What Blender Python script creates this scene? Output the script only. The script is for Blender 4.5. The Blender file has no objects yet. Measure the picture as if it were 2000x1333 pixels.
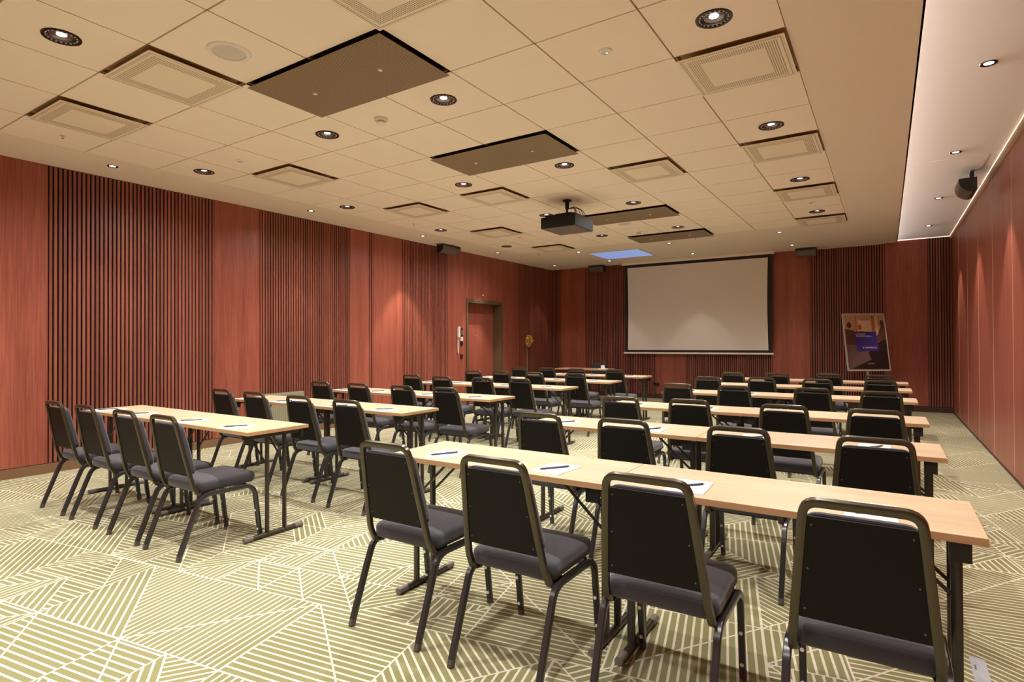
import bpy, bmesh, math, random
from mathutils import Vector, Matrix

random.seed(7)
SC = bpy.context.scene
COL = SC.collection
PI = math.pi

# ------------------------------------------------------------------ camera, light setup, exposure
cam_d = bpy.data.cameras.new('camera')
cam = bpy.data.objects.new('camera', cam_d)
COL.objects.link(cam)
SC.camera = cam
cam_d.sensor_width = 36.0
cam_d.sensor_fit = 'HORIZONTAL'
cam_d.lens = 1132.3544 * 36.0 / 2000.0
cam_d.shift_x = (1000 - 982.1969) / 2000.0
cam_d.shift_y = (658.9318 - 666.5) / 2000.0
cam_d.clip_start = 0.05
M = Matrix.Rotation(0.5838, 4, 'Z') @ Matrix.Rotation(PI / 2 + 0.0081, 4, 'X') @ Matrix.Rotation(-0.0044, 4, 'Z')
M.translation = Vector((3.11344, -1.76198, 1.3255))
cam.matrix_world = M

world = bpy.data.worlds.new('world')
SC.world = world
world.use_nodes = True
world.node_tree.nodes['Background'].inputs[0].default_value = (0, 0, 0, 1)
world.node_tree.nodes['Background'].inputs[1].default_value = 0.0

vs = SC.view_settings
vs.view_transform = 'Standard'
vs.look = 'None'
vs.gamma = 1.0
vs.use_curve_mapping = False
vs.exposure = 0.0
SC.cycles.max_bounces = 14
SC.cycles.diffuse_bounces = 8
SC.cycles.glossy_bounces = 4
SC.cycles.use_denoising = True
SC.cycles.sample_clamp_indirect = 6.0
SC.cycles.caustics_reflective = False
SC.cycles.caustics_refractive = False

BIG_W, BIG_COL, BIG_CONE, BIG_BLEND = 115.0, (1.0, 0.95, 0.90), 160, 1.0
BEAM_W, BEAM_CONE = 62.0, 100
SMALL_W, SMALL_COL, SMALL_CONE = 100.0, (1.0, 0.88, 0.76), 60
COVE_W, COVE_COL = 600.0, (0.97, 0.96, 1.05)

# ------------------------------------------------------------------ room numbers
XL, XR, YF, YB = -4.057, 4.121, 11.42, -3.6
CZ, RZ, LIPX = 3.165, 3.207, 3.31
T = 0.66
TABLE_H = 0.737

# ------------------------------------------------------------------ materials
MATS = {}


def new_mat(name):
    m = bpy.data.materials.new(name)
    m.use_nodes = True
    MATS[name] = m
    nt = m.node_tree
    return m, nt, nt.nodes['Principled BSDF']


def flat(name, col, rough=0.5, metal=0.0, spec=0.5, noise=0.0, nscale=30.0, bump=0.0, coat=0.0):
    m, nt, b = new_mat(name)
    b.inputs['Base Color'].default_value = (*col, 1)
    b.inputs['Roughness'].default_value = rough
    b.inputs['Metallic'].default_value = metal
    b.inputs['Specular IOR Level'].default_value = spec
    if coat:
        b.inputs['Coat Weight'].default_value = coat
    if noise or bump:
        geo = nt.nodes.new('ShaderNodeNewGeometry')
        n = nt.nodes.new('ShaderNodeTexNoise')
        n.inputs['Scale'].default_value = nscale
        n.inputs['Detail'].default_value = 4
        nt.links.new(geo.outputs['Position'], n.inputs['Vector'])
        if noise:
            r = nt.nodes.new('ShaderNodeMapRange')
            r.inputs[3].default_value = 1 - noise
            r.inputs[4].default_value = 1 + noise
            nt.links.new(n.outputs['Fac'], r.inputs[0])
            mx = nt.nodes.new('ShaderNodeMix')
            mx.data_type = 'RGBA'
            mx.blend_type = 'MULTIPLY'
            mx.inputs[0].default_value = 1
            mx.inputs[6].default_value = (*col, 1)
            nt.links.new(r.outputs[0], mx.inputs[7])
            nt.links.new(mx.outputs[2], b.inputs['Base Color'])
        if bump:
            bp = nt.nodes.new('ShaderNodeBump')
            bp.inputs['Strength'].default_value = bump
            bp.inputs['Distance'].default_value = 0.002
            nt.links.new(n.outputs['Fac'], bp.inputs['Height'])
            nt.links.new(bp.outputs[0], b.inputs['Normal'])
    return m


def emis(name, col, strength):
    m, nt, b = new_mat(name)
    b.inputs['Base Color'].default_value = (0.8, 0.8, 0.8, 1)
    b.inputs['Emission Color'].default_value = (*col, 1)
    b.inputs['Emission Strength'].default_value = strength
    return m


def wood(name, c_dark, c_light, along='Z', fine=60.0, broad=5.0, rough=0.42, vary=0.12, coat=0.0):
    """veneer: noise stretched along one world axis, plus broad figure and a per-object shift"""
    m, nt, b = new_mat(name)
    L = nt.links.new
    geo = nt.nodes.new('ShaderNodeNewGeometry')
    mp = nt.nodes.new('ShaderNodeMapping')
    L(geo.outputs['Position'], mp.inputs['Vector'])
    oi = nt.nodes.new('ShaderNodeObjectInfo')
    off = nt.nodes.new('ShaderNodeMath')
    off.operation = 'MULTIPLY'
    off.inputs[1].default_value = 3.7
    L(oi.outputs['Random'], off.inputs[0])
    cmb = nt.nodes.new('ShaderNodeCombineXYZ')
    L(off.outputs[0], cmb.inputs[0]); L(off.outputs[0], cmb.inputs[1]); L(off.outputs[0], cmb.inputs[2])
    L(cmb.outputs[0], mp.inputs['Location'])
    s = {'X': (0.05, 1, 1), 'Y': (1, 0.05, 1), 'Z': (1, 1, 0.035)}[along]
    mp.inputs['Scale'].default_value = s
    n1 = nt.nodes.new('ShaderNodeTexNoise'); n1.inputs['Scale'].default_value = fine; n1.inputs['Detail'].default_value = 6
    n2 = nt.nodes.new('ShaderNodeTexNoise'); n2.inputs['Scale'].default_value = broad; n2.inputs['Detail'].default_value = 5
    n2.inputs['Distortion'].default_value = 0.8
    L(mp.outputs[0], n1.inputs['Vector']); L(mp.outputs[0], n2.inputs['Vector'])
    a = nt.nodes.new('ShaderNodeMath'); a.operation = 'MULTIPLY'; a.inputs[1].default_value = 0.5
    L(n1.outputs['Fac'], a.inputs[0])
    a2 = nt.nodes.new('ShaderNodeMath'); a2.operation = 'MULTIPLY_ADD'; a2.inputs[1].default_value = 0.5
    L(n2.outputs['Fac'], a2.inputs[0]); L(a.outputs[0], a2.inputs[2])
    rp = nt.nodes.new('ShaderNodeValToRGB')
    rp.color_ramp.elements[0].position = 0.36; rp.color_ramp.elements[0].color = (*c_dark, 1)
    rp.color_ramp.elements[1].position = 0.64; rp.color_ramp.elements[1].color = (*c_light, 1)
    L(a2.outputs[0], rp.inputs[0])
    r = nt.nodes.new('ShaderNodeMapRange'); r.inputs[3].default_value = 1 - vary; r.inputs[4].default_value = 1 + vary
    L(oi.outputs['Random'], r.inputs[0])
    mx = nt.nodes.new('ShaderNodeMix'); mx.data_type = 'RGBA'; mx.blend_type = 'MULTIPLY'; mx.inputs[0].default_value = 1
    L(rp.outputs[0], mx.inputs[6]); L(r.outputs[0], mx.inputs[7])
    L(mx.outputs[2], b.inputs['Base Color'])
    b.inputs['Roughness'].default_value = rough
    b.inputs['Coat Weight'].default_value = coat
    bp = nt.nodes.new('ShaderNodeBump'); bp.inputs['Strength'].default_value = 0.12; bp.inputs['Distance'].default_value = 0.001
    L(n1.outputs['Fac'], bp.inputs['Height']); L(bp.outputs[0], b.inputs['Normal'])
    return m


def carpet():
    """lattice of two cell sizes, every cell cut along a diagonal, each half ruled in one of four directions"""
    m, nt, b = new_mat('carpet')
    N = nt.nodes
    L = nt.links.new

    def M_(op, a, bb=None, c=None):
        n = N.new('ShaderNodeMath'); n.operation = op
        for i, v in enumerate((a, bb, c)):
            if v is None: continue
            if isinstance(v, (int, float)): n.inputs[i].default_value = v
            else: L(v, n.inputs[i])
        return n.outputs[0]

    def mixf(f, a, bb):
        return M_('ADD', M_('MULTIPLY', f, bb), M_('MULTIPLY', M_('SUBTRACT', 1.0, f), a))
    geo = N.new('ShaderNodeNewGeometry')
    sx = N.new('ShaderNodeSeparateXYZ'); L(geo.outputs['Position'], sx.inputs[0])
    x, y = sx.outputs[0], sx.outputs[1]
    S, P = 0.32, 0.0375
    u = M_('DIVIDE', M_('ADD', M_('MULTIPLY_ADD', y, 0.22, x), 20.19), S)
    v = M_('DIVIDE', M_('ADD', M_('MULTIPLY_ADD', x, -0.16, y), 20.41), S)
    # every band of cells is shifted sideways so that seams do not run through the room
    u = M_('MULTIPLY_ADD', M_('FLOOR', M_('MULTIPLY', v, 0.25)), 1.37, u)

    def rnd(a, bb, w):
        n = N.new('ShaderNodeTexWhiteNoise'); n.noise_dimensions = '3D'
        c = N.new('ShaderNodeCombineXYZ'); L(a, c.inputs[0]); L(bb, c.inputs[1])
        if isinstance(w, float): c.inputs[2].default_value = w
        else: L(w, c.inputs[2])
        L(c.outputs[0], n.inputs['Vector'])
        s_ = N.new('ShaderNodeSeparateColor'); L(n.outputs['Color'], s_.inputs[0])
        return s_.outputs, n.outputs['Value']
    hu, hv = M_('MULTIPLY', u, 0.5), M_('MULTIPLY', v, 0.5)
    _, r0 = rnd(M_('FLOOR', hu), M_('FLOOR', hv), 3.5)
    big = M_('LESS_THAN', r0, 0.66)
    qu, qv = M_('MULTIPLY', u, 0.25), M_('MULTIPLY', v, 0.25)
    _, rq = rnd(M_('FLOOR', qu), M_('FLOOR', qv), 5.5)
    huge = M_('LESS_THAN', rq, 0.10)
    cu = mixf(big, u, hu); cv = mixf(big, v, hv)
    cu = mixf(huge, cu, qu); cv = mixf(huge, cv, qv)
    size = mixf(huge, M_('ADD', big, 1.0), M_('MULTIPLY', huge, 4.0))
    big = M_('MULTIPLY', size, 1.3)
    iu, iv = M_('FLOOR', cu), M_('FLOOR', cv)
    fu, fv = M_('FRACT', cu), M_('FRACT', cv)
    col, val = rnd(iu, iv, M_('ADD', big, 0.25))
    col2, val2 = rnd(iv, iu, M_('ADD', big, 7.25))
    flip = M_('GREATER_THAN', val, 0.5)
    fu2 = mixf(flip, fu, M_('SUBTRACT', 1.0, fu))
    up = M_('GREATER_THAN', fv, fu2)
    sel = mixf(up, col[0], col[1])
    d1 = M_('MULTIPLY', M_('SUBTRACT', fu2, fv), 0.7071)
    d2 = M_('MULTIPLY', M_('ADD', fu2, fv), 0.7071)
    c = fu2
    c = mixf(M_('GREATER_THAN', sel, 0.33), c, fv)
    c = mixf(M_('GREATER_THAN', sel, 0.72), c, d1)
    c = mixf(M_('GREATER_THAN', sel, 0.88), c, d2)
    dist = M_('MULTIPLY', M_('MULTIPLY', c, size), S)
    fr = M_('PINGPONG', M_('ADD', dist, P * 60), P / 2)
    wob = N.new('ShaderNodeTexNoise'); wob.inputs['Scale'].default_value = 140.0; wob.inputs['Detail'].default_value = 1
    L(geo.outputs['Position'], wob.inputs['Vector'])
    w = M_('MULTIPLY_ADD', wob.outputs['Fac'], 0.0022, 0.0042)
    stripe = M_('LESS_THAN', fr, w)
    e = M_('MINIMUM', M_('MINIMUM', fu, M_('SUBTRACT', 1.0, fu)), M_('MINIMUM', fv, M_('SUBTRACT', 1.0, fv)))
    e = M_('MINIMUM', e, M_('ABSOLUTE', d1))
    edge = M_('LESS_THAN', M_('MULTIPLY', M_('MULTIPLY', e, size), S), 0.0042)
    line = M_('MAXIMUM', stripe, edge)
    fz = N.new('ShaderNodeTexNoise'); fz.inputs['Scale'].default_value = 420.0; fz.inputs['Detail'].default_value = 2
    L(geo.outputs['Position'], fz.inputs['Vector'])
    pz = N.new('ShaderNodeTexNoise'); pz.inputs['Scale'].default_value = 2.2; pz.inputs['Detail'].default_value = 3
    L(geo.outputs['Position'], pz.inputs['Vector'])
    mx = N.new('ShaderNodeMix'); mx.data_type = 'RGBA'
    L(line, mx.inputs[0])
    mx.inputs[6].default_value = (*CARPET_GREEN, 1)
    mx.inputs[7].default_value = (*CARPET_CREAM, 1)
    br = N.new('ShaderNodeMapRange'); br.inputs[3].default_value = 0.84; br.inputs[4].default_value = 1.16
    L(fz.outputs['Fac'], br.inputs[0])
    br2 = N.new('ShaderNodeMapRange'); br2.inputs[3].default_value = 0.94; br2.inputs[4].default_value = 1.06
    L(pz.outputs['Fac'], br2.inputs[0])
    mm = N.new('ShaderNodeMix'); mm.data_type = 'RGBA'; mm.blend_type = 'MULTIPLY'; mm.inputs[0].default_value = 1
    L(mx.outputs[2], mm.inputs[6]); L(M_('MULTIPLY', br.outputs[0], br2.outputs[0]), mm.inputs[7])
    L(mm.outputs[2], b.inputs['Base Color'])
    b.inputs['Roughness'].default_value = 0.95
    b.inputs['Specular IOR Level'].default_value = 0.1
    bp = N.new('ShaderNodeBump'); bp.inputs['Strength'].default_value = 0.3; bp.inputs['Distance'].default_value = 0.002
    L(fz.outputs['Fac'], bp.inputs['Height']); L(bp.outputs[0], b.inputs['Normal'])
    return m


CARPET_GREEN = (0.235, 0.226, 0.110)
CARPET_CREAM = (0.640, 0.595, 0.475)


def perforated(name, col, hole, pitch, radius, inner=None, outer=None, gap=None):
    """round punched holes in object space; inner/outer bound the punched border"""
    m, nt, b = new_mat(name)
    N = nt.nodes
    L = nt.links.new

    def math_(op, a, bb=None):
        n = N.new('ShaderNodeMath'); n.operation = op
        for i, v in enumerate((a, bb)):
            if v is None: continue
            if isinstance(v, (int, float)): n.inputs[i].default_value = v
            else: L(v, n.inputs[i])
        return n.outputs[0]
    tc = N.new('ShaderNodeTexCoord')
    sp = N.new('ShaderNodeSeparateXYZ'); L(tc.outputs['Object'], sp.inputs[0])
    x, y = sp.outputs[0], sp.outputs[1]

    def cell(v):
        f = math_('FRACT', math_('MULTIPLY', math_('ADD', v, 10.0), 1.0 / pitch))
        return math_('SUBTRACT', f, 0.5)
    cx_, cy_ = cell(x), cell(y)
    d = math_('SQRT', math_('ADD', math_('MULTIPLY', cx_, cx_), math_('MULTIPLY', cy_, cy_)))
    mask = math_('LESS_THAN', d, radius)
    if inner is not None:
        e = math_('MAXIMUM', math_('ABSOLUTE', x), math_('ABSOLUTE', y))
        mask = math_('MULTIPLY', mask, math_('GREATER_THAN', e, inner))
        mask = math_('MULTIPLY', mask, math_('LESS_THAN', e, outer))
        if gap:
            g = math_('MULTIPLY', math_('GREATER_THAN', e, gap[0]), math_('LESS_THAN', e, gap[1]))
            mask = math_('MULTIPLY', mask, math_('SUBTRACT', 1.0, g))
    mx = N.new('ShaderNodeMix'); mx.data_type = 'RGBA'
    L(mask, mx.inputs[0])
    mx.inputs[6].default_value = (*col, 1)
    mx.inputs[7].default_value = (*hole, 1)
    L(mx.outputs[2], b.inputs['Base Color'])
    b.inputs['Roughness'].default_value = 0.6
    return m


CEIL_COL = (0.82, 0.73, 0.62)
flat('ceiling_paint', CEIL_COL, 0.9, spec=0.2)
flat('tile_paint', (0.89, 0.81, 0.70), 0.95, spec=0.15, noise=0.02, nscale=4)
flat('grid_paint', (0.36, 0.25, 0.14), 0.7)
flat('recess_dark', (0.02, 0.015, 0.01), 0.9)
flat('recess_olive', (0.62, 0.47, 0.26), 0.8)
perforated('vent_plate', (0.84, 0.76, 0.62), (0.26, 0.20, 0.11), 0.0135, 0.36, 0.195, 0.305, (0.272, 0.285))
perforated('panel_plate', (0.40, 0.30, 0.18), (0.06, 0.04, 0.02), 0.0125, 0.40)
flat('dark_chrome', (0.06, 0.055, 0.06), 0.22, metal=1.0)
flat('reflector', (0.30, 0.28, 0.29), 0.30, metal=1.0)
flat('white_plastic', (0.80, 0.77, 0.72), 0.4)
flat('crystal', (0.62, 0.60, 0.60), 0.15)
flat('speaker_grille', (0.62, 0.60, 0.54), 0.6)
emis('lens', (1.0, 0.97, 0.95), 6.0)
emis('small_lens', (1.0, 0.93, 0.86), 5.0)
emis('green_led', (0.25, 1.0, 0.55), 1.2)
emis('blue_panel', (0.22, 0.31, 0.62), 0.95)
MATS['blue_panel'].node_tree.nodes['Principled BSDF'].inputs['Base Color'].default_value = (0.12, 0.14, 0.2, 1)
emis('led_strip', (1.0, 0.96, 0.95), 4.0)
carpet()
wood('veneer', (0.225, 0.054, 0.034), (0.395, 0.112, 0.070), 'Z', fine=70, broad=6, rough=0.40, vary=0.05)
wood('slat_wood', (0.190, 0.052, 0.033), (0.325, 0.098, 0.062), 'Z', fine=60, broad=6, rough=0.45, vary=0.20)
wood('veneer_stripe', (0.250, 0.066, 0.042), (0.410, 0.125, 0.080), 'Z', fine=130, broad=22, rough=0.38, vary=0.04)
wood('beech', (0.500, 0.365, 0.230), (0.610, 0.465, 0.315), 'X', fine=90, broad=14, rough=0.38, vary=0.02)
wood('beech_edge', (0.450, 0.255, 0.120), (0.540, 0.330, 0.170), 'X', fine=60, broad=10, rough=0.45, vary=0.02)
flat('felt_black', (0.012, 0.008, 0.007), 0.95)
flat('wall_core', (0.25, 0.2, 0.16), 0.9)
flat('back_wall_paint', (0.34, 0.13, 0.08), 0.6)
flat('baseboard_brown', (0.190, 0.105, 0.055), 0.5)
flat('baseboard_dark', (0.060, 0.032, 0.020), 0.5)
flat('door_frame', (0.110, 0.070, 0.035), 0.4)
flat('seam_metal', (0.85, 0.60, 0.50), 0.4)
flat('cream_trim', (0.68, 0.54, 0.40), 0.5)
flat('chair_metal', (0.092, 0.081, 0.056), 0.28, metal=0.75)
flat('leg_metal', (0.055, 0.055, 0.060), 0.30, metal=0.6, coat=0.2)
flat('chair_shell', (0.0045, 0.0036, 0.0034), 0.55, spec=0.22, noise=0.1, nscale=90, bump=0.1)
flat('chair_fabric', (0.040, 0.040, 0.050), 0.85, spec=0.25, noise=0.12, nscale=420, bump=0.25)
MATS['chair_fabric'].node_tree.nodes['Principled BSDF'].inputs['Sheen Weight'].default_value = 0.35
flat('screw', (0.16, 0.15, 0.15), 0.35, metal=1.0)
flat('chrome', (0.72, 0.70, 0.68), 0.2, metal=1.0)
flat('foot_worn', (0.075, 0.070, 0.062), 0.5, noise=0.5, nscale=160)
flat('table_metal', (0.035, 0.028, 0.022), 0.34, spec=0.5, coat=0.15)
flat('bar_worn', (0.17, 0.155, 0.135), 0.5, noise=0.6, nscale=180)
flat('bracket_black', (0.016, 0.016, 0.014), 0.42)
flat('paper', (0.86, 0.86, 0.87), 0.8, spec=0.2)
flat('ink', (0.10, 0.10, 0.14), 0.6)
flat('pen_blue', (0.045, 0.065, 0.105), 0.35)
flat('screen_white', (0.80, 0.77, 0.73), 0.7, spec=0.2)
flat('screen_black', (0.020, 0.017, 0.012), 0.8)
flat('screen_case', (0.93, 0.89, 0.85), 0.4)
flat('gear_black', (0.012, 0.011, 0.012), 0.4)
flat('projector_black', (0.008, 0.0065, 0.0055), 0.6, spec=0.3)
flat('projector_base', (0.130, 0.105, 0.090), 0.5)
flat('brass', (0.95, 0.72, 0.25), 0.42, metal=0.8, noise=0.15, nscale=60)
flat('phone_cream', (0.72, 0.62, 0.52), 0.4)
flat('radiator', (0.33, 0.31, 0.21), 0.5)
flat('radiator_dark', (0.16, 0.15, 0.10), 0.6)
flat('stand_grey', (0.42, 0.38, 0.33), 0.4)
flat('tape_grey', (0.42, 0.45, 0.50), 0.5)
flat('cable', (0.012, 0.010, 0.010), 0.5)
flat('poster_tan', (0.42, 0.24, 0.14), 0.4)
flat('poster_pale', (0.60, 0.40, 0.26), 0.4)
flat('poster_orange', (0.36, 0.12, 0.03), 0.4)
flat('poster_brown', (0.085, 0.030, 0.018), 0.4)
flat('poster_mauve', (0.135, 0.070, 0.070), 0.4)
flat('poster_dark', (0.018, 0.009, 0.009), 0.35)
flat('poster_blue', (0.032, 0.020, 0.150), 0.4)
flat('poster_white', (0.70, 0.66, 0.66), 0.5)
flat('poster_grey', (0.30, 0.25, 0.24), 0.5)


# ------------------------------------------------------------------ mesh helpers
class MB:
    def __init__(self):
        self.v, self.f, self.mi, self.mats, self.sm = [], [], [], [], []

    def mat(self, name):
        if name not in self.mats:
            self.mats.append(name)
        return self.mats.index(name)

    def add(self, verts, faces, mat, smooth=False):
        o = len(self.v)
        self.v += [tuple(p) for p in verts]
        k = self.mat(mat)
        for f in faces:
            self.f.append([i + o for i in f]); self.mi.append(k); self.sm.append(smooth)
        return self

    def box(self, x0, x1, y0, y1, z0, z1, mat):
        v = [(x0, y0, z0), (x1, y0, z0), (x1, y1, z0), (x0, y1, z0), (x0, y0, z1), (x1, y0, z1), (x1, y1, z1), (x0, y1, z1)]
        f = [(3, 2, 1, 0), (4, 5, 6, 7), (0, 1, 5, 4), (1, 2, 6, 5), (2, 3, 7, 6), (3, 0, 4, 7)]
        return self.add(v, f, mat)

    def prism(self, poly, z0, z1, mat, axis='Z'):
        """poly: 2D outline, counter-clockwise; extruded along axis"""
        n = len(poly)

        def P(a, b, c):
            return {'Z': (a, b, c), 'Y': (a, c, b), 'X': (c, a, b)}[axis]
        v = [P(a, b, z0) for a, b in poly] + [P(a, b, z1) for a, b in poly]
        f = [tuple(reversed(range(n))), tuple(range(n, 2 * n))] + [(i, (i + 1) % n, (i + 1) % n + n, i + n) for i in range(n)]
        if axis == 'Y':
            f = [tuple(reversed(q)) for q in f]
        return self.add(v, f, mat)

    def cyl(self, p0, p1, r0, r1=None, mat='chrome', n=12, cap=True):
        r1 = r0 if r1 is None else r1
        p0, p1 = Vector(p0), Vector(p1)
        d = (p1 - p0).normalized()
        a = d.orthogonal().normalized(); b = d.cross(a)
        v = []
        for p, r in ((p0, r0), (p1, r1)):
            for i in range(n):
                t = 2 * PI * i / n
                v.append(p + a * math.cos(t) * r + b * math.sin(t) * r)
        self.add(v, [(i, (i + 1) % n, (i + 1) % n + n, i + n) for i in range(n)], mat, True)
        if cap:
            self.add(v[:n], [tuple(reversed(range(n)))], mat)
            self.add(v[n:], [tuple(range(n))], mat)
        return self

    def lathe(self, prof, mat, n=24, c=(0, 0, 0), mats=None):
        """prof: (radius, z) list, revolved about the vertical axis"""
        for k in range(len(prof) - 1):
            (r0, z0), (r1, z1) = prof[k], prof[k + 1]
            v = []
            for r, z in ((r0, z0), (r1, z1)):
                for i in range(n):
                    t = 2 * PI * i / n
                    v.append((c[0] + r * math.cos(t), c[1] + r * math.sin(t), c[2] + z))
            self.add(v, [(i, (i + 1) % n, (i + 1) % n + n, i + n) for i in range(n)], mats[k] if mats else mat, True)
        return self

    def disc(self, r, z, mat, n=24, c=(0, 0), up=False):
        v = [(c[0] + r * math.cos(2 * PI * i / n), c[1] + r * math.sin(2 * PI * i / n), z) for i in range(n)]
        return self.add(v, [tuple(range(n)) if up else tuple(reversed(range(n)))], mat)

    def sweep(self, path, ref, a, b, mat, ch=0.28, smooth=True):
        """chamfered rectangular tube; a = half size along ref, b = half size across"""
        path = [Vector(p) for p in path]
        ref = Vector(ref).normalized()
        c = ch
        sec = [(-1 + c, -1), (1 - c, -1), (1, -1 + c), (1, 1 - c), (1 - c, 1), (-1 + c, 1), (-1, 1 - c), (-1, -1 + c)]
        n = len(sec)
        v = []
        for i, p in enumerate(path):
            t = (path[min(i + 1, len(path) - 1)] - path[max(i - 1, 0)]).normalized()
            s = t.cross(ref).normalized()
            rr = s.cross(t).normalized()
            for q in sec:
                v.append(p + rr * q[0] * a + s * q[1] * b)
        f = []
        for i in range(len(path) - 1):
            for k in range(n):
                f.append((i * n + k, i * n + (k + 1) % n, (i + 1) * n + (k + 1) % n, (i + 1) * n + k))
        self.add(v, f, mat, smooth)
        self.add(v[:n], [tuple(reversed(range(n)))], mat)
        self.add(v[-n:], [tuple(range(n))], mat)
        return self

    def mesh(self, name):
        me = bpy.data.meshes.new(name)
        me.from_pydata(self.v, [], self.f)
        for m_ in self.mats:
            me.materials.append(MATS[m_])
        me.polygons.foreach_set('material_index', self.mi)
        me.polygons.foreach_set('use_smooth', self.sm)
        bm = bmesh.new(); bm.from_mesh(me)
        bmesh.ops.remove_doubles(bm, verts=bm.verts, dist=1e-6)
        bmesh.ops.recalc_face_normals(bm, faces=bm.faces)
        for e in bm.edges:
            if len(e.link_faces) == 2 and e.calc_face_angle(0) > 0.75:
                e.smooth = False
        bm.to_mesh(me); bm.free()
        return me


def link(name, me, parent=None, loc=(0, 0, 0), rz=0.0):
    o = bpy.data.objects.new(name, me)
    COL.objects.link(o)
    o.location = loc
    o.rotation_euler = (0, 0, rz)
    if parent is not None:
        o.parent = parent
    return o


def part(name, mb, parent, loc=(0, 0, 0), label=None):
    o = link(name, mb.mesh(name), parent, loc)
    if label:
        o['label'] = label
    return o


def thing(name, label, cat, loc=(0, 0, 0), rz=0.0, group=None):
    o = link(name, None, None, loc, rz)
    return tag(o, label, cat, group)


def tag(o, label, cat, group=None):
    o['label'] = label
    o['category'] = cat
    if group:
        o['group'] = group
    return o


def struct(name, mb, label=None, loc=(0, 0, 0)):
    o = link(name, mb.mesh(name) if mb else None, None, loc)
    o['kind'] = 'structure'
    if label:
        o['label'] = label
    return o


def dup(root, loc, rz, label, group=None):
    r = root.copy(); COL.objects.link(r)
    r.location = loc; r.rotation_euler = (0, 0, rz)
    r['label'] = label
    if group:
        r['group'] = group
    for ch in list(root.children):
        c = ch.copy(); COL.objects.link(c); c.parent = r
        for g in list(ch.children):
            d = g.copy(); COL.objects.link(d); d.parent = c
    return r


def fillet(pts, rad, n=5):
    """round the inner corners of a polyline"""
    pts = [Vector(p) for p in pts]
    out = [pts[0]]
    for i in range(1, len(pts) - 1):
        p, a, b = pts[i], pts[i - 1], pts[i + 1]
        r = rad[i] if isinstance(rad, (list, tuple)) else rad
        if r <= 0:
            out.append(p); continue
        u, w = (a - p), (b - p)
        lu, lw = u.length, w.length
        u.normalize(); w.normalize()
        r = min(r, lu * 0.49, lw * 0.49)
        s, e = p + u * r, p + w * r
        for k in range(n + 1):
            t = k / n
            out.append(s * (1 - t) ** 2 + p * 2 * t * (1 - t) + e * t ** 2)
    out.append(pts[-1])
    return out


def cushion(x_of, y0, y1, z0, z1, mat, crown=0.01, nx=10, ny=10, rim=0.03, corner=0.06):
    """padded block seen from above: x_of(t) half width at t in 0..1 along y"""
    mb = MB()
    # outline ring with rounded corners, lofted over several levels
    def ring(inset, z, crownv=0.0):
        hw0, hw1 = x_of(0) - inset, x_of(1) - inset
        a, b = y0 + inset, y1 - inset
        c = max(corner - inset, 0.008)
        P = []
        for (cx_, cy_, s) in ((hw0 - c, a + c, -90), (hw1 - c, b - c, 0), (-hw1 + c, b - c, 90), (-hw0 + c, a + c, 180)):
            for k in range(6):
                t = math.radians(s + 90 * k / 5)
                P.append((cx_ + c * math.cos(t), cy_ + c * math.sin(t), z))
        return P
    h = z1 - z0
    levels = [(0.012, z0), (0.0, z0 + h * 0.2), (0.0, z0 + h * 0.6)]
    for k in range(1, 5):
        t = k / 4 * PI / 2
        levels.append((rim * (1 - math.cos(t)), z0 + h * 0.6 + h * 0.4 * math.sin(t)))
    levels += [(rim * 1.8, z1 + crown * 0.4), (rim * 3.2, z1 + crown * 0.8), (rim * 5, z1 + crown)]
    rings = [ring(i, z) for i, z in levels]
    n = len(rings[0])
    v = [p for r in rings for p in r]
    f = []
    for i in range(len(rings) - 1):
        for k in range(n):
            f.append((i * n + k, i * n + (k + 1) % n, (i + 1) * n + (k + 1) % n, (i + 1) * n + k))
    f.append(tuple(reversed(range(n))))
    f.append(tuple(range((len(rings) - 1) * n, len(rings) * n)))
    mb.add(v, f, mat, True)
    return mb


# ================================================================== SETTING
# ---- floor
struct('floor', MB().box(XL - 0.3, XR + 0.1, YB - 0.1, YF + 0.1, -0.06, 0.0, 'carpet'), 'green carpet with cream geometric line pattern')

# ---- ceiling with tile grid
VENTS = [(-2, 0), (-4, 0), (-4, 3), (-4, 6), (-2, 6), (-4, 9), (-4, 12), (1, 0), (3, 3), (3, 6), (1, 6), (3, 9), (3, 12)]
PANELS = [(-1, 1), (-1, 4), (-1, 9), (-1, 12)]
BIGS = [(i, j) for j in (-4, -1, 2, 5, 8, 11) for i in (-5, -2, 0, 3)]
I0, I1, J0, J1 = -5, 4, -4, 13
gx0, gx1, gy0, gy1 = I0 * T, I1 * T, J0 * T, J1 * T
c = MB()
c.box(XL - 0.25, gx0, YB - 0.1, YF + 0.1, CZ, CZ + 0.10, 'ceiling_paint')
c.box(gx1, 2.73, YB - 0.1, YF + 0.1, CZ, CZ + 0.10, 'ceiling_paint')
c.box(gx0, gx1, gy1, YF + 0.1, CZ, CZ + 0.10, 'ceiling_paint')
c.box(gx0, gx1, YB - 0.1, gy0, CZ, CZ + 0.10, 'ceiling_paint')
c.box(2.73, LIPX, YB - 0.1, YF + 0.1, CZ, CZ + 0.010, 'ceiling_paint')
c.box(LIPX - 0.012, LIPX, YB - 0.1, YF + 0.1, CZ, CZ + 0.020, 'ceiling_paint')
c.box(2.73, XR + 0.1, YB - 0.1, YF + 0.1, RZ, RZ + 0.06, 'ceiling_paint')
c.box(XL - 0.35, XR + 0.1, YB - 0.1, YF + 0.1, CZ + 0.22, CZ + 0.26, 'recess_dark')
c.box(gx0, gx0 + 0.01, gy0, gy1, CZ + 0.1, CZ + 0.22, 'recess_dark')
ceiling = struct('ceiling', c, 'beige suspended ceiling of square tiles in a plain border')

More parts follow.
